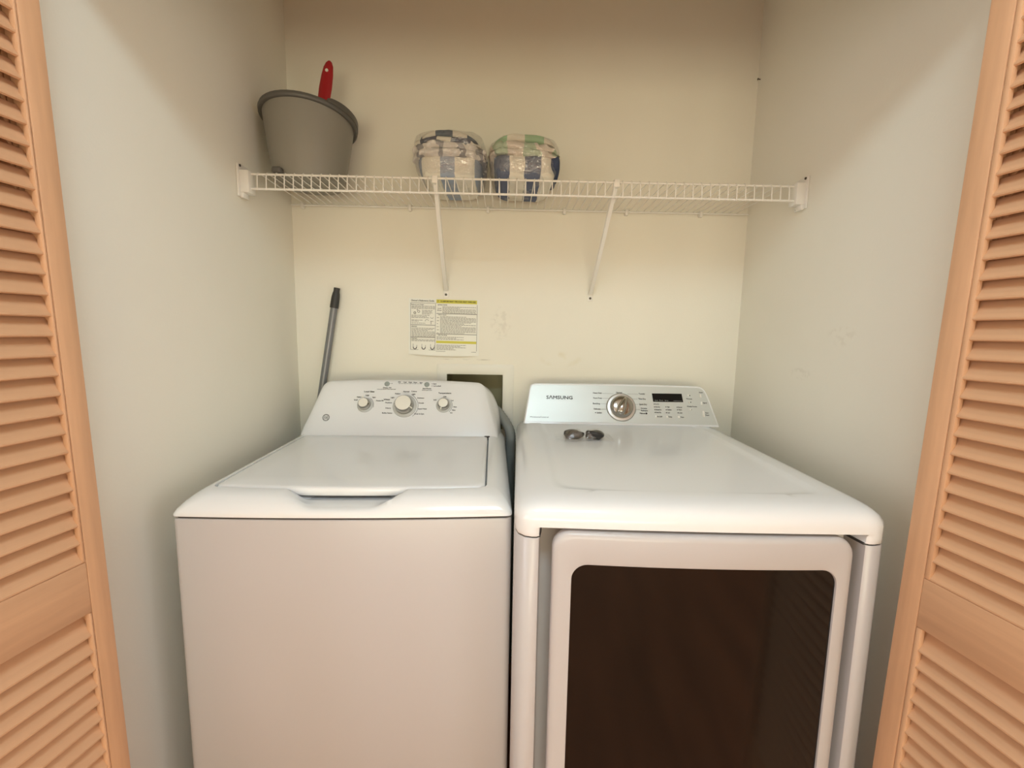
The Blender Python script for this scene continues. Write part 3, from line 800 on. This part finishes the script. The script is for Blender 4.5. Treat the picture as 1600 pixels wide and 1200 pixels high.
obj('cabinet', MB().loft([dplan(1, .003, z=.03), dplan(1, 0, z=.034), dplan(1, 0, z=.9185), dplan(1, .0012, z=.9205)]).d, M_STEEL_DIM, dm, 40)
obj('seam_shade', MB().loft([dplan(1, .003, z=.92), dplan(1, .003, z=.9245)]).d, M_SHADOWGAP, dm, 40)  # dark filler painting the shade under the top panel
tp = [dplan(1, .001, z=.9235), dplan(1, 0, z=.9250), dplan(1, 0, z=.9330), dplan(.75, 0, z=.9375), dplan(.25, 0, z=.9405), dplan(.0, 0, z=.9425), dplan(0, 0, z=.955), dplan(0, .0015, z=.963), dplan(0, .006, z=.972), dplan(0, .014, z=.9795), dplan(0, .025, z=.9848),
      dplan(0, .038, z=.988), dplan(0, .054, z=.9898), dplan(0, .070, z=.9902), dplan(0, .0805, z=.9900, bow=.03), dplan(0, .086, z=.9880, bow=.03), dplan(0, .10, z=.9875, bow=.03)]
obj('top_panel', MB().loft(tp).d, M_ENAMEL, dm, 40)
for x in (.07, DW-.07):
    for y in (.08, .66):
        obj('foot', MB().lathe([(.022, 0), (.022, .01), (.008, .012), (.008, .031)], (x, y, 0), (0, 0, 1), 14).d, M_RUBBER, dm, 40)
# door: a rounded frame around dark glass
def dloop(x0, x1, z0, z1, r, y, bow=.010):
    out = []
    for x, z in rrect(x0, x1, z0, z1, r, 8, 28, 20):
        bw = bow*max(0, 1-((x-DW/2)/.28)**2)
        out.append((x, y - bw, z))
    return out
DX0, DX1, DZ0, DZ1 = .0715, .6200, .30, .9365
GX0, GX1, GZ0, GZ1 = .1070, .5915, .375, .8765
dl = [dloop(DX0+.004, DX1-.004, DZ0+.004, DZ1-.004, .030, .021, 0), dloop(DX0, DX1, DZ0, DZ1, .034, .014, .002), dloop(DX0, DX1, DZ0, DZ1, .034, .004), dloop(DX0+.0015, DX1-.0015, DZ0+.0015, DZ1-.0015, .034, -.001), dloop(DX0+.005, DX1-.005, DZ0+.005, DZ1-.005, .034, -.004), dloop(DX0+.012, DX1-.012, DZ0+.012, DZ1-.012, .032, -.005),
      dloop(GX0-.003, GX1+.003, GZ0-.003, GZ1+.003, .030, -.0055), dloop(GX0, GX1, GZ0, GZ1, .030, -.0045), dloop(GX0+.001, GX1-.001, GZ0+.001, GZ1-.001, .030, .0), dloop(GX0+.001, GX1-.001, GZ0+.001, GZ1-.001, .030, .004)]
door = obj('door', MB().loft(dl, True, False).d, M_STEEL_DIM, dm, 40)
def gcol(k, n=40, r=.0295):
    """column k of the gently bowed glass: x and the z range inside the rounded corners"""
    a, b = GX0+.0007, GX1-.0007
    x = (a+b)/2 - (b-a)/2*math.cos(PI*k/n)
    e = max(0, r-(x-a), r-(b-x)); c = r - math.sqrt(max(0, r*r-e*e))
    return x, GZ0+.0007+c, GZ1-.0007-c
gv = []; gf = []
for k in range(41):
    x, za, zb = gcol(k)
    bw = .010*max(0, 1-((x-DW/2)/.28)**2)
    for q in range(9): gv.append((x, -.0008-bw, za+(zb-za)*q/8))
for k in range(40):
    for q in range(8): gf.append((k*9+q, (k+1)*9+q, (k+1)*9+q+1, k*9+q+1))
nf = len(gv); gv += [(x, y+.006, z) for x, y, z in gv]; gf += [tuple(i+nf for i in reversed(f)) for f in gf]
obj('glass', (gv, gf), M_GLASS, door, 40)
# console
DLEAN = .45
DFO = outline([(.024, .9875, 0), (.0415, 1.094, .006), (.0475, 1.1185, .017), (.20, 1.1205, .05), (.345, 1.1212, .05), (.49, 1.1205, .05), (.650, 1.1185, .024), (.664, 1.080, .014), (.689, .9875, 0)])
def dsec(off, grow=0., t=0.):
    out = []; cen = Vector((.35, 1.05))
    for a in DFO:
        p = a + (a - cen).normalized()*grow
        y = .70 + DLEAN*(p.y - .99) + off
        out.append((p.x, y*(1-t) + .765*t, max(p.y, .9874)))
    return out
obj('console', MB().loft([dsec(.0, -.006), dsec(0, -.003), dsec(.002, -.0008), dsec(.005, 0), dsec(0, 0, .5), dsec(0, -.002, .9), dsec(0, -.006, 1)]).d, M_ENAMEL, dm, 40)
def dface(lift=.0008):
    return Face((-.0055, .70, .99), (1, 0, 0), (0, DLEAN, 1), lift)
DF_ = dface(); dn = DF_.n
def shrink(k):
    return [(p.x, p.y) for p in outline([(.0325, .9945, 0), (.0465, 1.092, .006), (.0515, 1.1128, .012), (.20, 1.1148, .05), (.345, 1.1155, .05), (.49, 1.1148, .05), (.645, 1.1128, .021), (.6575, 1.078, .013), (.6815, .9945, 0)])]
pan = shrink(0)
def psec(h): return [Vector((x, .70 + DLEAN*(z-.99), z)) + dn*h for x, z in pan]
obj('control_panel', MB().loft([psec(-.001), psec(.0008), psec(.0012)]).d, M_PANEL, dm, 30)
PF = .0018
fp = dface(PF)
fp.text('S\u039bMSUNG', .1535, .0905, .0165, .090, .0005)
for tx, u, v, w in (('Heavy Duty', .2847, .1099, .030), ('Perm Press', .2851, .0914, .029), ('Bedding', .2800, .0719, .024), ('Delicates', .2820, .0527, .023), ('Sanitize', .2890, .0397, .017), ('Normal', .3599, .1126, .020), ('Towels', .4381, .1096, .021), ('Time Dry', .4379, .0912, .025), ('Quick Dry', .4399, .0719, .026), ('Wrinkle', .4420, .0575, .021), ('Release', .4430, .0500, .022), ('Manual', .4360, .0403, .017)):
    fp.text(tx, u, v, .0072, w, .0002)
fp.text('MoistureControl', .0838, .0203, .0062, .062, .0001)
for tx, u, v, w in (('Very Dry', .4880, .0739, .014), ('More Dry', .4900, .0639, .015), ('Normal Dry', .4920, .0542, .019), ('Damp Dry', .4910, .0445, .018), ('High', .5260, .0645, .008), ('Medium', .5290, .0544, .014), ('Low', .5260, .0443, .008),
                    ('Normal', .5660, .0642, .013), ('More', .5660, .0552, .011), ('Less', .5660, .0447, .012), ('Time', .6000, .0948, .020), ('Wrinkle Prevent', .6074, .0676, .034), ('Power', .6432, .1186, .013),
                    ('Dry Level', .4935, .0303, .017), ('Temp', .5300, .0299, .012), ('Time', .5700, .0296, .012), ('Signal', .6525, .0815, .013), ('Start', .6560, .0460, .011), ('Pause', .6565, .0385, .012)):
    fp.text(tx, u, v, .0056, w, .00022)
for u, v in ((.4783, .0739), (.4787, .0639), (.4790, .0542), (.4794, .0445), (.5179, .0645), (.5182, .0544), (.5184, .0443), (.556, .0642), (.5563, .0552), (.5575, .0447), (.276, .0397), (.6035, .0563)): fp.disc(u, v, .0019, 8)
fp.disc(.4495, .0403, .0034, 12)
fp.m.add([fp.p(.6012, .1055), fp.p(.6062, .1055), fp.p(.6037, .1100)], [(0, 1, 2)]); fp.m.add([fp.p(.6020, .0845), fp.p(.6070, .0845), fp.p(.6045, .0800)], [(0, 2, 1)])
for v, ul, ur in ((.1085, .302, .340), (.0910, .302, .326), (.0715, .294, .320), (.0523, .295, .318)):
    fp.rect(ul, ur, v-.0003, v+.0003)
for v, ul, ur in ((.1085, .388, .425), (.0910, .404, .423), (.0715, .409, .424), (.0530, .410, .428)):
    fp.rect(ul, ur, v-.0003, v+.0003)
fp.ring(.3645, .0600, .0500, .0508, -.45, PI+.45, 40)
for k in range(7):
    a = math.radians(-8 + 32.6*k); r0, r1 = .0395, .0450
    c, s = math.cos(a), math.sin(a); w = .0008
    fp.m.add([fp.p(.3645+r0*c-w*s, .0600+r0*s+w*c), fp.p(.3645+r1*c-w*s, .0600+r1*s+w*c), fp.p(.3645+r1*c+w*s, .0600+r1*s-w*c), fp.p(.3645+r0*c+w*s, .0600+r0*s-w*c)], [(0, 1, 2, 3)])
tag(obj('lettering', fp.m.d, M_PRINT, dm), kind='stuff')
dsp = [(.4734, .1120), (.5757, .1125), (.5784, .0828), (.4757, .0822)]
disp = obj('display', MB().loft([[DF_.p(u, v, .0008) for u, v in dsp], [DF_.p(u, v, .0024) for u, v in dsp]]).d, M_BLACK, dm)
fdp = dface(.0028)
for tx, u, w in (('Cool', .486, .011), ('Time', .503, .014), ('Dry', .522, .012)): fdp.text(tx, u, .0868, .0045, w)
fdp.rect(.545, .574, .0862, .0868)
tag(obj('display_print', fdp.m.d, M_DISPTXT, disp), kind='stuff')
def pbtn(u, v, w, h):
    lo = rrect(u-w/2, u+w/2, v-h/2, v+h/2, min(h, w)*.35, 4, 2, 2); li = rrect(u-w/2+.001, u+w/2-.001, v-h/2+.001, v+h/2-.001, min(h, w)*.28, 4, 2, 2)
    obj('button', MB().loft([[DF_.p(a, b, .0008) for a, b in lo], [DF_.p(a, b, .0026) for a, b in lo], [DF_.p(a, b, .0034) for a, b in li]]).d, M_PLASTIC, dm, 40)
for u, v, w, h in ((.4815, .0303, .006, .0075), (.5190, .0299, .006, .0075), (.5590, .0296, .007, .0075), (.5985, .1074, .005, .006), (.5990, .0823, .005, .006), (.6010, .0563, .004, .006), (.6400, .1060, .005, .0125), (.6410, .0790, .005, .0125), (.6440, .0420, .006, .0215)):
    pbtn(u, v, w, h)
ko = DF_.p(.3645, .0600, 0)
kd = obj('dial', MB().lathe([(.0500, .0008), (.0500, .003), (.0470, .006), (.0400, .0065)], ko, dn, 48).d, M_SATIN, dm, 35)
# a chrome drum with a raised thumb ridge across it
kb = MB().lathe([(.0395, .005), (.0392, .012), (.0372, .020), (.0340, .0245), (.0290, .0265), (.015, .027)], ko, dn, 48)
obj('dial_knob', kb.d, M_CHROME, kd, 40)
ang = math.radians(68); ru = DF_.u*math.cos(ang) + DF_.v*math.sin(ang); rv = dn.cross(ru)
rl = []
for s_, w_, h_ in ((-.0375, .010, .014), (-.034, .0135, .027), (-.02, .0155, .034), (0, .0145, .0355), (.018, .0105, .034), (.031, .006, .029), (.036, .004, .018)):
    rl.append([ko + ru*s_ + rv*a*w_ + dn*b for a, b in ((-1, .010), (-.9, h_*.85), (-.5, h_), (.5, h_), (.9, h_*.85), (1, .010))])
obj('thumb_ridge', MB().loft(rl).d, M_CHROME, kd, 50)

# clear packet with two dark rubber pieces, lying on the dryer
pk = thing('parts_packet', 'clear plastic packet with two dark rubber pieces lying on the dryer top', 'packet', (.235, -.345, .9878), -.05)
def ghump(x, y):
    z = .001
    for cx in (-.030, .032): z = max(z, .027*math.exp(-((x-cx)/.030)**4 - ((y+.012)/.022)**4))
    return z + .0035*(noise.noise(Vector((x*60, y*60, 3))) + .6) * min(1, (1-abs(x)/.085)*6 + .3)
nx, ny = 44, 26
vs = []
for j in range(ny+1):
    for i in range(nx+1):
        x = -.085 + .17*i/nx; y = -.055 + .10*j/ny
        vs.append((x, y + .01*math.sin(x*25), max(.0006, ghump(x, y))))
fs = [(j*(nx+1)+i, j*(nx+1)+i+1, (j+1)*(nx+1)+i+1, (j+1)*(nx+1)+i) for j in range(ny) for i in range(nx)]
obj('plastic_film', (vs, fs), M_FILM2, pk, 60)
for cx, rr in ((-.030, .1), (.032, -.15)):
    o = obj('rubber_piece', blob(.027, -.018, .016, .0006, .0235, 21+cx*10, .7, .007, 55, 0, 36, 18), M_RUBBER, pk, 50)
    o.location = (cx, -.012, 0); o.rotation_euler = (0, 0, rr)

# small nail left in the wall, upper right corner
nl = thing('nail', 'tiny dark nail left in the right closet wall above the shelf', 'nail', (XR, -.013, 2.171))
obj('shank', MB().tube([(0, 0, 0), (-.008, 0, .001)], .0016, 8).d, M_SCREW, nl, 40)
obj('head', MB().lathe([(.0034, 0), (.0034, .001), (.002, .0014)], (-.008, 0, .001), (-1, 0, .1), 10).d, M_SCREW, nl, 40)
